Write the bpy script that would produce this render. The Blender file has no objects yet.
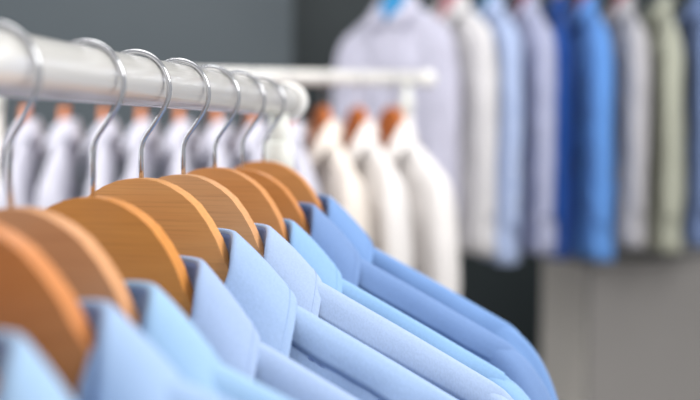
import bpy, bmesh, math, random
from mathutils import Vector, Matrix, noise
S = bpy.context.scene
COL = S.collection
R = math.radians

# ------------------------------------------------------------------ camera
EYE = Vector((0, 0, 1.5))
YAW = R(11.13)
cd = bpy.data.cameras.new('camera')
cam = bpy.data.objects.new('camera', cd); COL.objects.link(cam)
cam.location = EYE
cam.rotation_euler = (R(90 - 3.72), 0, YAW)
cd.sensor_width = 36
cd.lens = 36 * 1000 / 700
cd.clip_start = 0.02
cd.dof.use_dof = True
cd.dof.focus_distance = 0.605
cd.dof.aperture_fstop = 3.5
S.camera = cam

# ------------------------------------------------------------------ light
w = bpy.data.worlds.new('daylight'); S.world = w; w.use_nodes = True
bg = w.node_tree.nodes['Background']
bg.inputs[0].default_value = (0.98, 0.985, 1.0, 1)
bg.inputs[1].default_value = 0.60

def area(name, loc, target, size, power, colour=(1, 1, 1)):
    l = bpy.data.lights.new(name, 'AREA'); l.shape = 'RECTANGLE'
    l.size, l.size_y = size; l.energy = power; l.color = colour
    o = bpy.data.objects.new(name, l); COL.objects.link(o); o.location = loc
    o.rotation_euler = (Vector(target) - Vector(loc)).to_track_quat('-Z', 'Y').to_euler()
area('window_daylight', (1.5, 0.25, 2.6), (-0.2, 0.8, 1.35), (1.2, 1.0), 34, (1, 0.985, 0.96))
area('added_top_fill', (-0.6, 1.5, 2.9), (-0.4, 1.7, 1.0), (1.6, 1.2), 29, (1, 0.985, 0.96))  # added overhead fill that lifts the white shirts, not a fixture
area('added_left_fill', (-2.2, 0.5, 1.9), (-0.2, 1.9, 1.0), (1.2, 1.4), 16, (0.97, 0.985, 1.0))  # added fill from the left for the cabinet side, not a window
S.view_settings.view_transform = 'Standard'
S.view_settings.look = 'None'
S.view_settings.gamma = 1
S.view_settings.use_curve_mapping = False
S.view_settings.exposure = 0.19

# ------------------------------------------------------------------ materials
def srgb(c):
    return tuple(((v / 255) / 12.92 if v / 255 <= 0.04045 else ((v / 255 + 0.055) / 1.055) ** 2.4) for v in c) + (1,)

def mat(name, rgb, rough=0.5, metal=0.0, coat=0.0, sheen=0.0):
    m = bpy.data.materials.new(name); m.use_nodes = True
    b = m.node_tree.nodes['Principled BSDF']
    b.inputs['Base Color'].default_value = srgb(rgb)
    b.inputs['Roughness'].default_value = rough
    b.inputs['Metallic'].default_value = metal
    b.inputs['Coat Weight'].default_value = coat
    b.inputs['Coat Roughness'].default_value = 0.15
    b.inputs['Sheen Weight'].default_value = sheen
    return m

def nd(m, kind): return m.node_tree.nodes.new(kind)
def ln(m, a, b): m.node_tree.links.new(a, b)

def paint(name, rgb, rough=0.6, amount=0.06, scale=6):
    m = mat(name, rgb, rough)
    b = m.node_tree.nodes['Principled BSDF']
    tc = nd(m, 'ShaderNodeTexCoord'); n = nd(m, 'ShaderNodeTexNoise'); n.inputs['Scale'].default_value = scale
    mx = nd(m, 'ShaderNodeMixRGB'); c = srgb(rgb)
    mx.inputs[1].default_value = tuple(v * (1 - amount) for v in c[:3]) + (1,)
    mx.inputs[2].default_value = tuple(min(1, v * (1 + amount)) for v in c[:3]) + (1,)
    ln(m, tc.outputs['Object'], n.inputs['Vector']); ln(m, n.outputs['Fac'], mx.inputs[0]); ln(m, mx.outputs[0], b.inputs['Base Color'])
    bp = nd(m, 'ShaderNodeBump'); bp.inputs['Strength'].default_value = 0.05
    n2 = nd(m, 'ShaderNodeTexNoise'); n2.inputs['Scale'].default_value = 300
    ln(m, tc.outputs['Object'], n2.inputs['Vector']); ln(m, n2.outputs['Fac'], bp.inputs['Height']); ln(m, bp.outputs[0], b.inputs['Normal'])
    return m

def cloth(name, rgb, stripe=None, stripe_scale=90, thin=0.06):
    m = mat(name, rgb, 0.85, sheen=0.12)
    b = m.node_tree.nodes['Principled BSDF']
    b.inputs['Sheen Roughness'].default_value = 0.4
    b.inputs['Specular IOR Level'].default_value = 0.2
    tc = nd(m, 'ShaderNodeTexCoord')
    mp = nd(m, 'ShaderNodeMapping'); mp.inputs['Scale'].default_value = (1, 1, 0.35)
    n = nd(m, 'ShaderNodeTexNoise'); n.inputs['Scale'].default_value = 950; n.inputs['Detail'].default_value = 3
    ln(m, tc.outputs['Object'], mp.inputs[0]); ln(m, mp.outputs[0], n.inputs['Vector'])
    mx = nd(m, 'ShaderNodeMixRGB'); c = srgb(rgb)
    mx.inputs[1].default_value = tuple(v * 0.84 for v in c[:3]) + (1,)
    mx.inputs[2].default_value = tuple(min(1, v * 1.13) for v in c[:3]) + (1,)
    ln(m, n.outputs['Fac'], mx.inputs[0])
    out = mx.outputs[0]
    if stripe:
        wv = nd(m, 'ShaderNodeTexWave'); wv.inputs['Scale'].default_value = stripe_scale; wv.bands_direction = 'X'
        ln(m, tc.outputs['Object'], wv.inputs['Vector'])
        m2 = nd(m, 'ShaderNodeMixRGB'); m2.inputs[2].default_value = srgb(stripe)
        ln(m, wv.outputs['Fac'], m2.inputs[0]); ln(m, out, m2.inputs[1]); out = m2.outputs[0]
    ln(m, out, b.inputs['Base Color'])
    bp = nd(m, 'ShaderNodeBump'); bp.inputs['Strength'].default_value = 0.12; bp.inputs['Distance'].default_value = 0.001
    ln(m, n.outputs['Fac'], bp.inputs['Height']); ln(m, bp.outputs[0], b.inputs['Normal'])
    tr = nd(m, 'ShaderNodeBsdfTranslucent'); ln(m, out, tr.inputs[0])
    ms = nd(m, 'ShaderNodeMixShader'); ms.inputs[0].default_value = thin
    o = m.node_tree.nodes['Material Output']
    ln(m, b.outputs[0], ms.inputs[1]); ln(m, tr.outputs[0], ms.inputs[2]); ln(m, ms.outputs[0], o.inputs[0])
    return m

def wood(name, a, b_, seed=0.0):
    m = mat(name, a, 0.45, coat=0.15)
    b = m.node_tree.nodes['Principled BSDF']
    tc = nd(m, 'ShaderNodeTexCoord')
    mp = nd(m, 'ShaderNodeMapping'); mp.inputs['Scale'].default_value = (3, 30, 42)
    mp.inputs['Location'].default_value = (seed, seed * 2, seed * 3); mp.inputs['Rotation'].default_value = (0, R(8), 0)
    n = nd(m, 'ShaderNodeTexNoise'); n.inputs['Scale'].default_value = 3; n.inputs['Detail'].default_value = 5; n.inputs['Distortion'].default_value = 0.6
    mp2 = nd(m, 'ShaderNodeMapping'); mp2.inputs['Scale'].default_value = (6, 60, 400); mp2.inputs['Rotation'].default_value = (0, R(8), 0)
    n2 = nd(m, 'ShaderNodeTexNoise'); n2.inputs['Scale'].default_value = 3; n2.inputs['Detail'].default_value = 2
    for q, k in ((mp, n), (mp2, n2)):
        ln(m, tc.outputs['Object'], q.inputs[0]); ln(m, q.outputs[0], k.inputs['Vector'])
    mx = nd(m, 'ShaderNodeMixRGB'); mx.inputs[1].default_value = srgb(a); mx.inputs[2].default_value = srgb(b_)
    ln(m, n.outputs['Fac'], mx.inputs[0])
    cr = nd(m, 'ShaderNodeValToRGB'); cr.color_ramp.elements[0].position = 0.32; cr.color_ramp.elements[1].position = 0.5
    cr.color_ramp.elements[0].color = (0.72, 0.66, 0.6, 1)
    ln(m, n2.outputs['Fac'], cr.inputs[0])
    mu = nd(m, 'ShaderNodeMixRGB'); mu.blend_type = 'MULTIPLY'; mu.inputs[0].default_value = 0.4
    ln(m, mx.outputs[0], mu.inputs[1]); ln(m, cr.outputs[0], mu.inputs[2]); ln(m, mu.outputs[0], b.inputs['Base Color'])
    return m

M = {
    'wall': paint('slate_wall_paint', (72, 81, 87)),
    'recess': paint('shaded_slate_wall_paint', (53, 62, 65)),  # the recess is lit less; that shade is put into this colour
    'floor': paint('pale_floor', (176, 170, 162), 0.4),
    'rail': mat('white_enamel', (240, 238, 234), 0.16, coat=0.6),
    'plastic': mat('white_plastic', (230, 232, 226), 0.4),
    'chrome': mat('chrome_wire', (186, 187, 191), 0.15, 1.0),
    'cabinet': paint('grey_laminate', (146, 143, 141), 0.5, 0.03),
    'side_panel': paint('lit_grey_laminate', (236, 231, 224), 0.5, 0.03),  # light on the cabinet's left side, painted in as a paler colour
    'stitch': mat('blue_thread', (84, 104, 160), 0.8),
    'skirting': mat('skirting_paint', (60, 68, 72), 0.5),
}

# ------------------------------------------------------------------ mesh helpers
def link(name, verts, faces, m, parent=None, smooth=True, mods=()):
    me = bpy.data.meshes.new(name); me.from_pydata([tuple(v) for v in verts], [], faces)
    bm = bmesh.new(); bm.from_mesh(me)
    bmesh.ops.remove_doubles(bm, verts=bm.verts, dist=1e-6)
    bmesh.ops.recalc_face_normals(bm, faces=bm.faces)
    bm.to_mesh(me); bm.free()
    for p in me.polygons: p.use_smooth = smooth
    me.materials.append(m)
    o = bpy.data.objects.new(name, me); COL.objects.link(o); o.parent = parent
    for kind, kw in mods:
        md = o.modifiers.new(kind.lower(), kind)
        for k, v in kw.items(): setattr(md, k, v)
    return o

def box(lo, hi):
    v = [(x, y, z) for x in (lo[0], hi[0]) for y in (lo[1], hi[1]) for z in (lo[2], hi[2])]
    f = [(0, 1, 3, 2), (4, 6, 7, 5), (0, 4, 5, 1), (2, 3, 7, 6), (0, 2, 6, 4), (1, 5, 7, 3)]
    return v, f

def merge(*gs):
    V, F = [], []
    for v, f in gs:
        b = len(V); V += list(v); F += [tuple(i + b for i in q) for q in f]
    return V, F

def tube(path, rad, n=16, cap=True):
    pts = [Vector(p) for p in path]
    rads = rad if isinstance(rad, (list, tuple)) else [rad] * len(pts)
    V, F = [], []
    prev = None
    for i, p in enumerate(pts):
        t = (pts[min(i + 1, len(pts) - 1)] - pts[max(i - 1, 0)]).normalized()
        if prev is None:
            a = Vector((0, 1, 0)) if abs(t.y) < 0.9 else Vector((1, 0, 0))
            u = (a - t * a.dot(t)).normalized()
        else:
            u = (prev - t * prev.dot(t)).normalized()
        prev = u; vv = t.cross(u)
        for k in range(n):
            q = 2 * math.pi * k / n
            V.append(p + (u * math.cos(q) + vv * math.sin(q)) * rads[i])
    for i in range(len(pts) - 1):
        for k in range(n):
            F.append((i * n + k, i * n + (k + 1) % n, (i + 1) * n + (k + 1) % n, (i + 1) * n + k))
    if cap:
        F.append(tuple(range(n))[::-1]); F.append(tuple((len(pts) - 1) * n + k for k in range(n)))
    return V, F

def interp(pts, x):
    if x <= pts[0][0]: return pts[0][1]
    for (a, b), (c, d) in zip(pts, pts[1:]):
        if x <= c:
            return b + (d - b) * (x - a) / (c - a)
    return pts[-1][1]

def smooth_curve(pts, x):
    """Catmull-Rom through (x, value) pairs; values may be tuples."""
    n = len(pts)
    if x >= pts[-1][0]: return pts[-1][1]
    if x <= pts[0][0]: return pts[0][1]
    for i in range(n - 1):
        if pts[i][0] <= x <= pts[i + 1][0]:
            t = (x - pts[i][0]) / (pts[i + 1][0] - pts[i][0])
            p1, p2 = Vector(pts[i][1]), Vector(pts[i + 1][1])
            h = pts[i + 1][0] - pts[i][0]
            m1 = (p2 - Vector(pts[i - 1][1])) / (pts[i + 1][0] - pts[i - 1][0]) * h if i > 0 else (p2 - p1)
            m2 = (Vector(pts[i + 2][1]) - p1) / (pts[i + 2][0] - pts[i][0]) * h if i < n - 2 else (p2 - p1)
            return ((2 * t ** 3 - 3 * t * t + 1) * p1 + (t ** 3 - 2 * t * t + t) * m1
                    + (-2 * t ** 3 + 3 * t * t) * p2 + (t ** 3 - t * t) * m2)

def root(name, label, cat, group=None, mtx=None):
    o = bpy.data.objects.new(name, None); COL.objects.link(o); o.empty_display_size = 0.05
    o['label'] = label; o['category'] = cat
    if group: o['group'] = group
    if mtx is not None: o.matrix_world = mtx
    return o

def structure(o):
    o['kind'] = 'structure'; return o

# ------------------------------------------------------------------ room (turned 23 degrees from the front rail)
TURN = R(23)
def room(x, y, z=0):      # x along the back wall to the right, y away from the viewer
    return Vector((x * math.cos(TURN) - y * math.sin(TURN), x * math.sin(TURN) + y * math.cos(TURN), z))
def room_box(name, lo, hi, m, parent=None, smooth=False, mods=()):
    v, f = box(lo, hi)
    return link(name, [room(*p) for p in v], f, m, parent, smooth, mods)
RM = Matrix.Rotation(TURN, 4, 'Z')

structure(room_box('floor', (-3.2, -1.2, -0.1), (4.2, 3.9, 0), M['floor']))
# ROOM_WALLS
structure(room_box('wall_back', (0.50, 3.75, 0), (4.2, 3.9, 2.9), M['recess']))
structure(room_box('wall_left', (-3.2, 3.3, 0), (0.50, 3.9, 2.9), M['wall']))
structure(room_box('baseboard_left', (-3.2, 3.285, 0), (0.50, 3.3, 0.1), M['skirting']))

# ------------------------------------------------------------------ garment rails
ROD = 0.0142
def rack(label, length, inset, mtx, h, telescopic):
    """local x runs along the rail; origin on the floor under the left end"""
    t = root('garment_rack', label, 'clothes rack', None, mtx)
    n = 14
    path = []; rr = []
    for k in range(7):
        a = math.pi / 2 * k / 6
        path.append((0.010 * (1 - math.sin(a)) * 1.0 if k < 6 else 0, 0, h)); rr.append(0)
    # tube
    link('rail', *tube([(0.012, 0, h), (length - 0.012, 0, h)], ROD, 48), M['rail'], t)
    for s, x in ((-1, 0.014), (1, length - 0.014)):
        p, q = [], []
        for k in range(9):
            a = math.pi / 2 * k / 8
            p.append((x + s * (0.001 + 0.013 * math.sin(a)), 0, h)); q.append(max(0.0006, 0.0166 * math.cos(a) ** 0.6))
        p.insert(0, (x - s * 0.012, 0, h)); q.insert(0, 0.0166)
        p.insert(0, (x - s * 0.0125, 0, h)); q.insert(0, 0.0150)
        link('end_cap', *tube(p, q, 40), M['rail'], t)
    for x in (inset, length - inset):
        link('bracket', *tube([(x, 0, h - 0.012), (x, 0, h - 0.046)], 0.0085, 24), M['plastic'], t)
        link('collar_fitting', *tube([(x, 0, h - 0.036), (x, 0, h - 0.038), (x, 0, h - 0.068), (x, 0, h - 0.070)],
                                     [0.0105, 0.0128, 0.0128, 0.0112], 32), M['plastic'], t)
        link('post', *tube([(x, 0, h - 0.066), (x, 0, 0.06)], 0.0108, 32), M['rail'], t)
        link('foot', *tube([(x, -0.24, 0.06), (x, 0.24, 0.06)], 0.013, 20), M['rail'], t)
        for y in (-0.22, 0.22):
            link('caster', *tube([(x - 0.012, y, 0.028), (x + 0.012, y, 0.028)], 0.028, 20), M['skirting'], t)
            link('caster_stem', *tube([(x, y, 0.034), (x, y, 0.055)], 0.005, 10), M['chrome'], t)
    return t

RX, RZ = -0.230, 1.5307          # front rail: runs along world +Y
Y0, Y1 = -0.42, 0.900
rack('white tubular clothes rack in front, carrying the blue shirts on wooden hangers', Y1 - Y0, 0.052,
     Matrix.Translation((RX, Y0, 0)) @ Matrix.Rotation(R(90), 4, 'Z'), RZ, True)

# second rail
R2_END = Vector((-0.2303, 2.0950, 0))      # right end
R2_LEN, R2_Z = 0.936, 1.617
R2_DIR = Vector((math.cos(TURN), math.sin(TURN), 0))
R2_O = R2_END - R2_DIR * R2_LEN
rack('white clothes rack in the middle distance, carrying white shirts', R2_LEN, 0.061,
     Matrix.Translation(R2_O) @ RM, R2_Z, False)

# ------------------------------------------------------------------ hanger
HZ = -0.058     # top of the wooden body below the centre of the rail
TOP = [(0, 0), (6, -0.3), (12, -1.4), (20, -4.5), (28, -9.2), (35, -15), (42, -24), (48, -34), (53, -46), (58, -54), (66, -59.5), (80, -66),
       (97, -74.5), (125, -90), (150, -103.5), (180, -120), (196, -129.5), (202, -134), (206, -139.5), (207, -145)]
BOT = [(0, -92), (30, -94), (58, -99), (97, -112), (150, -134), (188, -150), (199, -154), (205, -151), (207, -147)]
def warp(x): return -0.07 * (math.sqrt(x * x + 0.004 ** 2) - 0.004)

def hanger_mesh(lift=0.0):
    xs = sorted(set([p[0] for p in TOP] + [3, 9, 16, 24, 32, 38.5, 45, 50.5, 55.5, 62, 110, 138, 165, 190]))
    xs = [-x for x in reversed(xs) if x > 0] + xs
    V, F = [], []
    rows = 5
    for x in xs:
        a = abs(x)
        zt = interp(TOP, a) / 1000
        zb = interp(BOT, a) / 1000
        k = max(0.0, min(1.0, (a - 45) / 25)); k = k * k * (3 - 2 * k)
        zt -= lift * k; zb -= lift * k
        hy = 0.0062
        for s in (-1, 1):
            for r in range(rows):
                V.append((x / 1000, s * hy + warp(x / 1000), HZ + zt + (zb - zt) * r / (rows - 1)))
    st = rows * 2
    for i in range(len(xs) - 1):
        b, c = i * st, (i + 1) * st
        for r in range(rows - 1):
            F.append((b + r, c + r, c + r + 1, b + r + 1))
            F.append((b + rows + r, b + rows + r + 1, c + rows + r + 1, c + rows + r))
        F.append((b, b + rows, c + rows, c))
        F.append((b + rows - 1, c + rows - 1, c + st - 1, b + st - 1))
    for b in (0, (len(xs) - 1) * st):
        for r in range(rows - 1):
            F.append((b + r, b + r + 1, b + rows + r + 1, b + rows + r))
    return V, F

def hook_path():
    Rc = 0.0213; cz = -0.0042; cx = -0.0036
    p = []
    for k in range(41):
        a = R(196 - (196 + 38) * k / 40)
        p.append((cx + Rc * math.cos(a), 0, cz + Rc * math.sin(a)))
    # straight diagonal, then the bend into the stem
    e = Vector(p[-1]); q1 = Vector((0.0012, 0, -0.0345))
    c = Vector((0.0125, 0, -0.0185))
    for k in range(1, 9):
        t = k / 8
        p.append(tuple((1 - t) ** 2 * e + 2 * t * (1 - t) * c + t * t * Vector((0.0058, 0, -0.0278))))
    s = Vector((0.0058, 0, -0.0278)); e2 = Vector((0, 0, -0.041)); c2 = Vector((0, 0, -0.0345))
    for k in range(1, 9):
        t = k / 8
        p.append(tuple((1 - t) ** 2 * s + 2 * t * (1 - t) * c2 + t * t * e2))
    p.append((0, 0, -0.072))
    return p

def make_hanger(name, label, m, group, mtx, dz=0.0, lift=0.0):
    t = root(name, label, 'hanger', group, mtx)
    hb = link('hanger_body', *hanger_mesh(lift), m, t, True,
         [('BEVEL', dict(width=0.0036, segments=4, limit_method='ANGLE', angle_limit=R(50))),
          ('WEIGHTED_NORMAL', dict(keep_sharp=False))])
    hb.location.z = dz
    link('hook', *tube(hook_path(), 0.00145, 14), M['chrome'], t)
    return t

def copy_tree(o, parent=None):
    c = o.copy(); COL.objects.link(c); c.parent = parent
    for ch in list(o.children): copy_tree(ch, c)
    return c

def set_mats(o, table):
    for ch in o.children:
        if ch.name.split('.')[0] in table:
            ch.material_slots[0].link = 'OBJECT'; ch.material_slots[0].material = table[ch.name.split('.')[0]]
        set_mats(ch, table)

# ------------------------------------------------------------------ shirt
RIDGE = [(50, -49), (60, -54), (80, -64), (97, -72.5), (125, -87), (150, -100), (180, -116), (200, -126.5), (208, -131.5), (213, -138), (216, -150)]
WB = 0.216
class Shirt:
    def __init__(self, seed, length=0.72, wrinkle=1.0, loft=1.0, drop=0.0, spread=0.0, tuck=0.0):
        self.tuck = tuck; self.drop = drop; self.spread = spread
        self.sd = seed; self.len = length; self.wr = wrinkle; self.loft = loft
    def pt(self, x, side, dist, off=0.0):
        """a point of the body: x metres, side -1 front / +1 back, dist metres below the shoulder ridge"""
        a = abs(x) * 1000
        if a < 57:
            k = a / 57
            if side < 0: zt = -0.124 + (0.124 - 0.0525) * k ** 3.0; ty = 0.036 * (1 - k ** 4)
            else: zt = -0.062 + 0.0095 * k ** 3; ty = 0.022 * (1 - k ** 4)
        else:
            zt = interp(RIDGE, a) / 1000; ty = 0
        T = 0.0088 * math.sqrt(min(1, (dist) / 0.010)) + 0.019 * self.loft * (1 - math.exp(-dist / 0.085))
        T = max(T, ty + 0.0)
        edge = max(0, 1 - (abs(x) / WB) ** 10) ** 0.5
        n = Vector((x * 9 + self.sd * 7.3, dist * 5 + self.sd, side * 3.1))
        fold = noise.noise(n) * 0.9 + noise.noise(Vector(((x + 0.55 * dist * (1 if x > 0 else -1)) * 26 + self.sd * 3, dist * 7, side * 5 + self.sd))) * 0.55
        amp = 0.0065 * self.wr * min(1, dist / 0.045)
        y_ripple = 0.0022 * self.wr * min(1, dist / 0.02) * noise.noise(Vector((x * 48 + dist * 30 * (1 if x > 0 else -1), dist * 14, self.sd * 2 + side)))
        y_ripple += 0.0042 * self.wr * min(1, dist / 0.02) * noise.noise(Vector((x * 11 + self.sd * 9, dist * 38, side * 4 + self.sd)))
        far = min(1, dist / 0.4)
        y = side * (T * edge + amp * fold + y_ripple + 0.007 * far * self.wr * math.sin(x * 55 + self.sd * 5 + side) * edge + off * edge)
        z = HZ + zt + 0.0012 - dist
        flare = 1 + 0.10 * min(1, dist / 0.35)
        return Vector((x * flare, y + warp(x), z + off * (1 if dist < 0.008 else 0)))
    def body(self):
        xs = []
        for k in range(-40, 41):
            xs.append(k / 40 * 0.206)
        for e in (0.2095, 0.2125, 0.2145, 0.216): xs.append(e); xs.insert(0, -e)
        L = []
        nv = 34
        V, F = [], []
        for x in xs:
            for side in (-1, 1):
                for k in range(nv):
                    a = abs(x) * 1000
                    v = (k / (nv - 1)) ** 1.9
                    zt = self.pt(x, side, 0).z - HZ
                    total = self.len + zt
                    V.append(self.pt(x, side, total * v))
        st = nv * 2
        for i in range(len(xs) - 1):
            b, c = i * st, (i + 1) * st
            for h in (0, nv):
                for k in range(nv - 1):
                    F.append((b + h + k, c + h + k, c + h + k + 1, b + h + k + 1))
            if abs(xs[i]) >= 0.0565 and abs(xs[i + 1]) >= 0.0565:
                F.append((b, b + nv, c + nv, c))
        for b in (0, (len(xs) - 1) * st):
            for k in range(nv - 1):
                F.append((b + k, b + k + 1, b + nv + k + 1, b + nv + k))
        return V, F
    def yoke(self, s):
        if True:
            V, F = [], []
            xs = [0.053 + (0.2045 - 0.053) * k / 34 for k in range(35)]
            ds = [(-1, 0.0187, 0.0), (-1, 0.0185, 0.0013)] + [(-1, 0.0185 * (1 - k / 9) ** 1.8, 0.0012) for k in range(1, 10)] \
                 + [(1, 0.06 * (k / 9) ** 1.8, 0.0012) for k in range(1, 10)] + [(1, 0.0602, 0.0)]
            for x in xs:
                for sd, d, off in ds:
                    V.append(self.pt(s * x, sd, max(d, 0.0), off))
            n = len(ds)
            for i in range(len(xs) - 1):
                for k in range(n - 1):
                    F.append((i * n + k, (i + 1) * n + k, (i + 1) * n + k + 1, i * n + k + 1))
        return V, F
    def sleeve(self, s):
        P = [(0, (0.166, -0.1290, 0.012, 0.005)), (1, (0.188, -0.1425, 0.0195, 0.0125)), (2, (0.2025, -0.158, 0.0235, 0.0185)),
             (3, (0.2105, -0.185, 0.0285, 0.0235)), (4, (0.214, -0.225, 0.034, 0.026)), (5, (0.217, -0.30, 0.041, 0.027)),
             (6, (0.219, -0.42, 0.041, 0.025)), (7, (0.222, -self.len * 0.80, 0.036, 0.021)), (8, (0.222, -self.len * 0.86, 0.034, 0.019))]
        n = 36; rows = 56
        V, F = [], []
        for i in range(rows):
            t = 8 * i / (rows - 1)
            x, z, a, b = smooth_curve(P, t)
            x2, z2, _, _ = smooth_curve(P, min(8, t + 0.05)); x1, z1, _, _ = smooth_curve(P, max(0, t - 0.05))
            d = Vector((x2 - x1, 0, z2 - z1)).normalized(); u = Vector((-d.z, 0, d.x))   # outward
            for k in range(n):
                q = 2 * math.pi * k / n
                ca, sa = math.cos(q), math.sin(q)
                sup = lambda c: math.copysign(abs(c) ** 0.85, c)
                wr = 1 + 0.10 * self.wr * min(1, t / 2) * noise.noise(Vector((ca * 1.6 + self.sd, sa * 1.6 + s, z * 13 + x * 9)))
                p = Vector((x, 0, z)) + u * (a * sup(ca) * wr) + Vector((0, b * sup(sa) * wr, 0))
                p.z += HZ; p.y += warp(p.x)
                p.x *= s
                V.append(p)
        for i in range(rows - 1):
            for k in range(n):
                F.append((i * n + k, i * n + (k + 1) % n, (i + 1) * n + (k + 1) % n, (i + 1) * n + k))
        F.append(tuple(range(n)))
        return V, F
    # ---- collar
    B = [(0, (0, 21, -64)), (.3, (38, 19, -62)), (.5, (55, 3, -56)), (.7, (57, -16, -74)), (.85, (48, -29, -98)), (1, (3, -37, -126))]
    Fo = [(0, (0, 22, -28)), (.3, (36, 20, -28)), (.43, (51, 12, -28.5)), (.5, (55.5, 4, -30)), (.6, (58.5, -8, -38)), (.7, (59, -19, -52)), (.85, (47, -33, -79)), (1, (3, -41, -100))]
    Lf = [(0, (0, 31, -76)), (.3, (50, 29, -77)), (.43, (80, 16, -64)), (.5, (91, 5, -65)), (.6, (95, -8, -73)), (.7, (96, -21, -84)), (.85, (95, -38, -106)), (1, (86, -45, -127))]
    def collar_pt(self, t, s, side):
        b, f, l = (Vector(smooth_curve(c, t)) / 1000 for c in (self.B, self.Fo, self.Lf))
        wf = min(1, t / 0.3) 
        f.z -= self.drop; l.z -= self.drop * 0.45; f.x += self.spread * wf; f.z -= self.drop * 2.0 * max(0, 1 - t / 0.46) * (self.spread > 0.01); l.x += self.spread * wf
        l.x -= self.tuck * wf; l.z -= self.tuck * 0.15 * wf
        f.z -= self.tuck * 1.6 * math.exp(-((t - 0.76) / 0.13) ** 2)
        out = Vector((f.x, f.y * 1.3 + 0.004, 0)).normalized()
        j = 0.0012 * noise.noise(Vector((t * 4 + self.sd * 5, s * 1.5, side)))
        if s < 0.35:
            k = s / 0.35
            p = b.lerp(f, k) - out * 0.0012 * math.sin(k * math.pi)
            if k > 0.9: p.z -= 0.0006 * (k - 0.9) / 0.1
        else:
            k = (s - 0.35) / 0.65
            c = f.lerp(l, 0.5) + out * 0.0028 + Vector((0, 0, 0.0018))
            f2 = f + out * 0.0012
            p = f2 * (1 - k) ** 2 + c * 2 * k * (1 - k) + l * k * k
        p += out * j
        p.z += HZ; p.y += warp(p.x)
        p.x *= side
        return p
    def collar(self, ss=(.31, .33, .345, .355, .38, .43, .5, .57, .64, .71, .78, .85, .92, .96, 1.0)):
        nt = 60
        V, F = [], []
        rows = [(-1, k / nt) for k in range(nt, 0, -1)] + [(1, k / nt) for k in range(nt + 1)]
        for side, t in rows:
            for s in ss: V.append(self.collar_pt(t, s, side))
        n = len(ss)
        for i in range(len(rows) - 1):
            for k in range(n - 1):
                F.append((i * n + k, (i + 1) * n + k, (i + 1) * n + k + 1, i * n + k + 1))
        return V, F
    def thread(self, fn, steps, r):
        return tube([fn(k / steps) for k in range(steps + 1)], r, 6)

def make_shirt(label, group, seed, m, mtx, detail=True, length=0.72, wrinkle=1.0, name='dress_shirt', loft=1.0, drop=0.0, spread=0.0, tuck=0.0, shaded_band=None):
    t = root(name, label, 'shirt', group, mtx)
    sh = Shirt(seed, length, wrinkle, loft, drop, spread, tuck)
    sol = [('SOLIDIFY', dict(thickness=0.0007, offset=-1))]
    link('body', *sh.body(), m, t, True, sol)
    for s in (-1, 1):
        link('sleeve', *sh.sleeve(s), m, t)
    c = link('collar', *sh.collar(), m, t, True, [('SOLIDIFY', dict(thickness=0.0012, offset=0)), ('SUBSURF', dict(levels=1, render_levels=1))])
    if not detail: link('neckband', *sh.collar((0, .1, .2, .28, .32)), m, t)
    if detail:
        link('neckband', *sh.collar((0, .1, .2, .28, .32)), shaded_band or m, t, True, [('SOLIDIFY', dict(thickness=0.0012, offset=0))])
        for s in (-1, 1):
            y = link('yoke', *sh.yoke(s), m, t)
            link('seam_stitching', *sh.thread(lambda k: sh.pt(s * (0.06 + 0.142 * k), -1, 0.0200, 0.0003), 120, 0.0005), M['stitch'], y)
            link('collar_stitching', *sh.thread(lambda k: sh.collar_pt(0.02 + 0.96 * k, 0.91, s) + Vector((s * 0.0005, 0, 0.0005)), 120, 0.00025), m, c)
    return t

# ------------------------------------------------------------------ front rail: nine shirts and their hangers
# (distance along the rail, swing of the hook, cloth colour, wood, label words)
front = [
    # y, swing, cloth, body dz, collar drop, collar spread
    (0.276, 5.0, (160, 190, 222), -0.006, 0.006, 0.007),
    (0.335, 7.5, (160, 186, 221), -0.006, 0.008, 0.005),
    (0.3934, 3.5, (156, 190, 223), -0.005, 0.0065, 0.005),
    (0.4807, 0.0, (163, 184, 219), -0.0085, -0.0005, 0.0015),
    (0.544, 0.0, (160, 185, 221), 0.001, 0.000, 0.0),
    (0.612, 0.0, (167, 187, 219), 0.0035, 0.0055, 0.0),
    (0.675, 0.0, (142, 180, 221), -0.003, 0.001, 0.0),
    (0.7395, 0.0, (118, 147, 194), 0.004, 0.001, 0.0),
    (0.797, 0.0, (122, 157, 208), 0.006, 0.000, 0.0),
]
shirt_labels = [
    'pale sky blue shirt nearest the camera, only its collar showing in the lower left corner',
    'blurred light blue shirt whose collar is second from the left edge',
    'light sky blue shirt third from the left edge, behind the second blurred collar',
    'periwinkle shirt fourth from the left, with a fine weave and rounded collar corner',
    'light blue shirt in sharp focus with a stitched shoulder seam beside its collar',
    'pale lavender blue shirt just behind the sharply focused one with stitched shoulder seam',
    'bright sky blue shirt, third from the far end of the front rack',
    'darker periwinkle blue shirt, second from the far end of the front rack',
    'medium blue shirt at the far end of the front rack, hindmost of all',
]
hanger_labels = [
    'wooden hanger inside the shirt nearest the camera, at the left edge',
    'darker brown wooden hanger blurred in the lower left corner, foremost one clearly seen',
    'pale brown wooden hanger at the left edge whose bright hook stem touches the frame',
    'glossy orange wooden hanger with its hook bent over the rail left of the sharpest one',
    'wooden hanger with fine grain and the sharpest hook, holding the sharply focused shirt',
    'smooth light wooden hanger, fifth hook from the left, just behind the sharpest one',
    'wooden hanger holding the bright sky blue shirt, third from the far end',
    'wooden hanger second from the far end of the front rack',
    'wooden hanger at the far end of the front rack beside the rack post',
]
woods = [((202, 128, 68), (218, 146, 84)), ((198, 122, 64), (212, 140, 80)), ((208, 148, 100), (222, 164, 116)), ((208, 132, 54), (224, 152, 74)),
         ((218, 150, 84), (230, 170, 104)), ((216, 156, 100), (228, 172, 120)), ((210, 140, 76), (224, 158, 96)), ((206, 130, 62), (220, 150, 84)),
         ((212, 142, 76), (226, 160, 96))]
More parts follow.
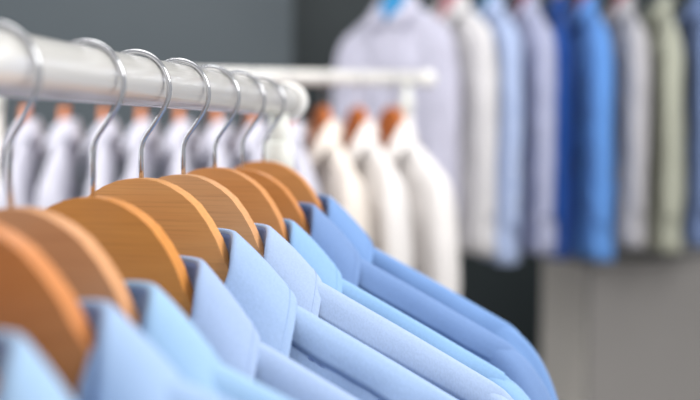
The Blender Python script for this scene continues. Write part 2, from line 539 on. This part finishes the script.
hanger_dz = [-0.004, -0.004, -0.004, -0.0045, 0.0025, 0.002, 0.0045, 0.001, 0.006]
for i, (y, sw, c, dz, drop, spread) in enumerate(front):
    tuck = (0.010, 0.008, 0.005, 0.004, 0, 0, 0, 0, 0)[i]
    base = Matrix.Translation((RX, y, RZ)) @ Matrix.Rotation(R(-sw), 4, 'Y')
    wd = wood('varnished_beech_%d' % i, woods[i][0], woods[i][1], seed=i * 1.7)
    make_hanger('wooden_hanger', hanger_labels[i], wd, 'wooden hangers on the front rack', base, hanger_dz[i], hanger_dz[i] - dz)
    cm = cloth('cotton_%d' % i, c)
    make_shirt(shirt_labels[i], 'blue shirts on the front rack', i + 1.37, cm, base @ Matrix.Translation((0, 0, dz)), wrinkle=1.25, drop=drop, spread=spread, tuck=tuck, shaded_band=cloth('shaded_neckband_cotton_%d' % i, tuple(v * f for v, f in zip(c, (0.66, 0.68, 0.78)))))  # shade inside the collar is painted into the darker neckband colour

# ------------------------------------------------------------------ second rail: white shirts
OFFW = [cloth('white_cotton', (236, 232, 230), thin=0.1), cloth('cool_white_cotton', (204, 203, 216), thin=0.1), cloth('ivory_cotton', (238, 228, 218), thin=0.1)]
orange = wood('amber_wood', (184, 98, 38), (200, 118, 56), 3.3)
h0 = s_protos = None
protos = []
white_labels = {
    0: 'white shirt at the right end of the middle rack, beside its post',
    1: 'white shirt second from the right end of the middle rack',
    2: 'ivory shirt third from the right end of the middle rack',
    3: 'cool white shirt directly behind the front rack end cap',
    4: 'cool white shirt seen past the white post of the front rack',
    5: 'cool white shirt seen between the two farthest hooks of the front rack',
    6: 'pale grey shirt behind the fifth visible hook of the front rack',
    7: 'pale grey shirt just right of the sharpest hook, under the front rail',
    8: 'lavender white shirt on the middle rack between the third and sharpest hooks',
    9: 'lavender white shirt with an orange hanger top showing just left of the second hook stem',
    10: 'lavender white shirt at the left edge behind the nearest hook, second in its row',
    11: 'lavender white shirt at the extreme left edge behind the nearest hook stem',
}
white_labels[8] = 'lavender white shirt right behind the stem of the hook that is second in the frame'
white_labels[9] = 'lavender white shirt with an orange hanger top, in the gap between first and second hooks'
white_labels[10] = 'lavender white shirt near the left edge, directly behind the nearest bent hook'
N2 = 11
for k in range(N2):
    t = 0.0932 + 0.0725 * k
    p = R2_END - R2_DIR * t
    rot = TURN - R(90) + R([16, 11, 9, 6, 2, 2, 1, -2, 2, -1, 2][k])
    mtx = Matrix.Translation((p.x, p.y, R2_Z)) @ Matrix.Rotation(rot, 4, 'Z')
    hl = 'amber wooden hanger holding the ' + white_labels[k].replace('shirt', 'shirt', 1)
    if k == 0:
        h0 = make_hanger('wooden_hanger', hl, orange, 'wooden hangers on the middle rack', mtx); h = h0
        for j in range(3):
            protos.append(make_shirt('', 'white shirts on the middle rack', 20 + j * 2.1, OFFW[0], mtx, detail=False, length=0.74, wrinkle=1.0, loft=0.85))
        s = protos[0]
    else:
        h = copy_tree(h0)
        s = protos[k] if k < 3 else copy_tree(protos[k % 3])
    h.matrix_world = mtx; s.matrix_world = mtx
    words = white_labels[k].split()
    h['label'] = 'amber wooden hanger of the ' + white_labels[k] if len(words) <= 11 else 'amber hanger of the ' + ' '.join(words[:11])
    s['label'] = white_labels[k]
    mm = OFFW[{0: 0, 1: 0, 2: 2}.get(k, 1)]
    set_mats(s, {'body': mm, 'sleeve': mm, 'collar': mm, 'neckband': mm})

# ------------------------------------------------------------------ far rail with mixed garments
FR_Z = 1.984
def far_pt(px_tan, d): return None
hx = Vector((-math.sin(YAW), math.cos(YAW), 0)); rx = Vector((math.cos(YAW), math.sin(YAW), 0))
FAR_A = hx * 2.86 + rx * 0.03            # left end of the far rail
FAR_DIR = Vector((math.cos(R(16)), math.sin(R(16)), 0))
fr = root('clothes_rail', 'long rail above the frame from which the coloured garments hang', 'clothes rail', None,
          Matrix.Translation(FAR_A) @ Matrix.Rotation(R(16), 4, 'Z'))
link('rail', *tube([(-0.1, 0, FR_Z), (1.62, 0, FR_Z)], 0.0155, 24), M['rail'], fr)
for x in (-0.06, 1.58):
    link('post', *tube([(x, 0, FR_Z - 0.0), (x, 0.0, 2.9)], 0.011, 16), M['rail'], fr)
# (along the rail, turn from the line of sight, colour, stripe, hanger colour, label)
far = [
    (0.105, 42, (208, 206, 222), (190, 190, 210), (60, 150, 205), 'pale lavender shirt with faint stripes', 'blue plastic hanger', 0.80),
    (0.265, 28, (218, 216, 218), None, (205, 130, 140), 'light grey white shirt', 'dusty pink plastic hanger', 0.785),
    (0.372, 20, (166, 184, 222), (184, 198, 228), (60, 140, 180), 'lavender blue shirt', 'teal plastic hanger', 0.81),
    (0.478, 18, (176, 180, 206), None, (170, 60, 80), 'greyish lavender shirt', 'red plastic hanger', 0.785),
    (0.572, 6, (28, 72, 146), None, (170, 140, 120), 'deep navy blue shirt', 'tan hanger', 0.80),
    (0.650, 17, (100, 152, 222), None, (170, 50, 70), 'bright cornflower blue shirt', 'crimson hanger', 0.805),
    (0.762, 16, (186, 184, 188), None, (180, 60, 80), 'silver grey shirt', 'raspberry red hanger', 0.77),
    (0.880, 12, (182, 184, 168), None, (120, 130, 130), 'sage beige shirt', 'grey hanger', 0.785),
    (0.985, 12, (118, 138, 182), None, (90, 120, 160), 'slate blue shirt at the right edge', 'slate blue hanger', 0.77),
]
fh = None; fp = []
for k, (u, turn, c, st, hc, lab, hl, ln_) in enumerate(far):
    p = FAR_A + FAR_DIR * u
    sight = math.atan2(p.y, p.x)
    rot = sight - R(180) + R(turn)
    mtx = Matrix.Translation((p.x, p.y, FR_Z)) @ Matrix.Rotation(rot, 4, 'Z')
    cm = cloth('far_cloth_%d' % k, c, st)
    hm = mat('hanger_plastic_%d' % k, hc, 0.35)
    if fh is None:
        h = fh = make_hanger('plastic_hanger', '', hm, 'hangers on the far rail', mtx)
    else:
        h = copy_tree(fh); set_mats(h, {'hanger_body': hm})
    s = make_shirt(lab + (' hanging far back on the far rail' if k < 8 else ' of the far rail'), 'garments on the far rail', 40 + k * 1.9, cm, mtx, detail=False, length=ln_ - 0.038, wrinkle=1.6, loft=1.25)
    h.matrix_world = mtx
    h['label'] = hl + ' of the ' + lab

# ------------------------------------------------------------------ grey cabinet under the far garments
cb = root('cabinet', 'plain grey cabinet standing below the far garments at the right', 'cabinet', None)
cl = hx * 2.95 + rx * 0.722     # near left corner
cb.matrix_world = Matrix.Translation((cl.x, cl.y, 0)) @ RM
def cbox(name, lo, hi, bev=0.003):
    v, f = box(lo, hi)
    return link(name, v, f, M['side_panel' if name == 'side_panel' else 'cabinet'], cb, False, [('BEVEL', dict(width=bev, segments=2))])
CH = 1.128
cbox('carcass', (0, 0.018, 0.06), (1.5, 0.36, CH - 0.018))
cbox('cabinet_top', (-0.014, -0.002, CH - 0.018), (1.504, 0.364, CH))
for a in range(2):
    cbox('cabinet_door', (-0.012 + a * 0.764, 0.0, 0.064), (0.748 + a * 0.75, 0.0178, CH - 0.021), 0.0015)
cbox('side_panel', (-0.012, 0.018, 0.0), (0.0, 0.36, CH - 0.018))
cbox('plinth', (0.02, 0.04, 0), (1.48, 0.34, 0.06))
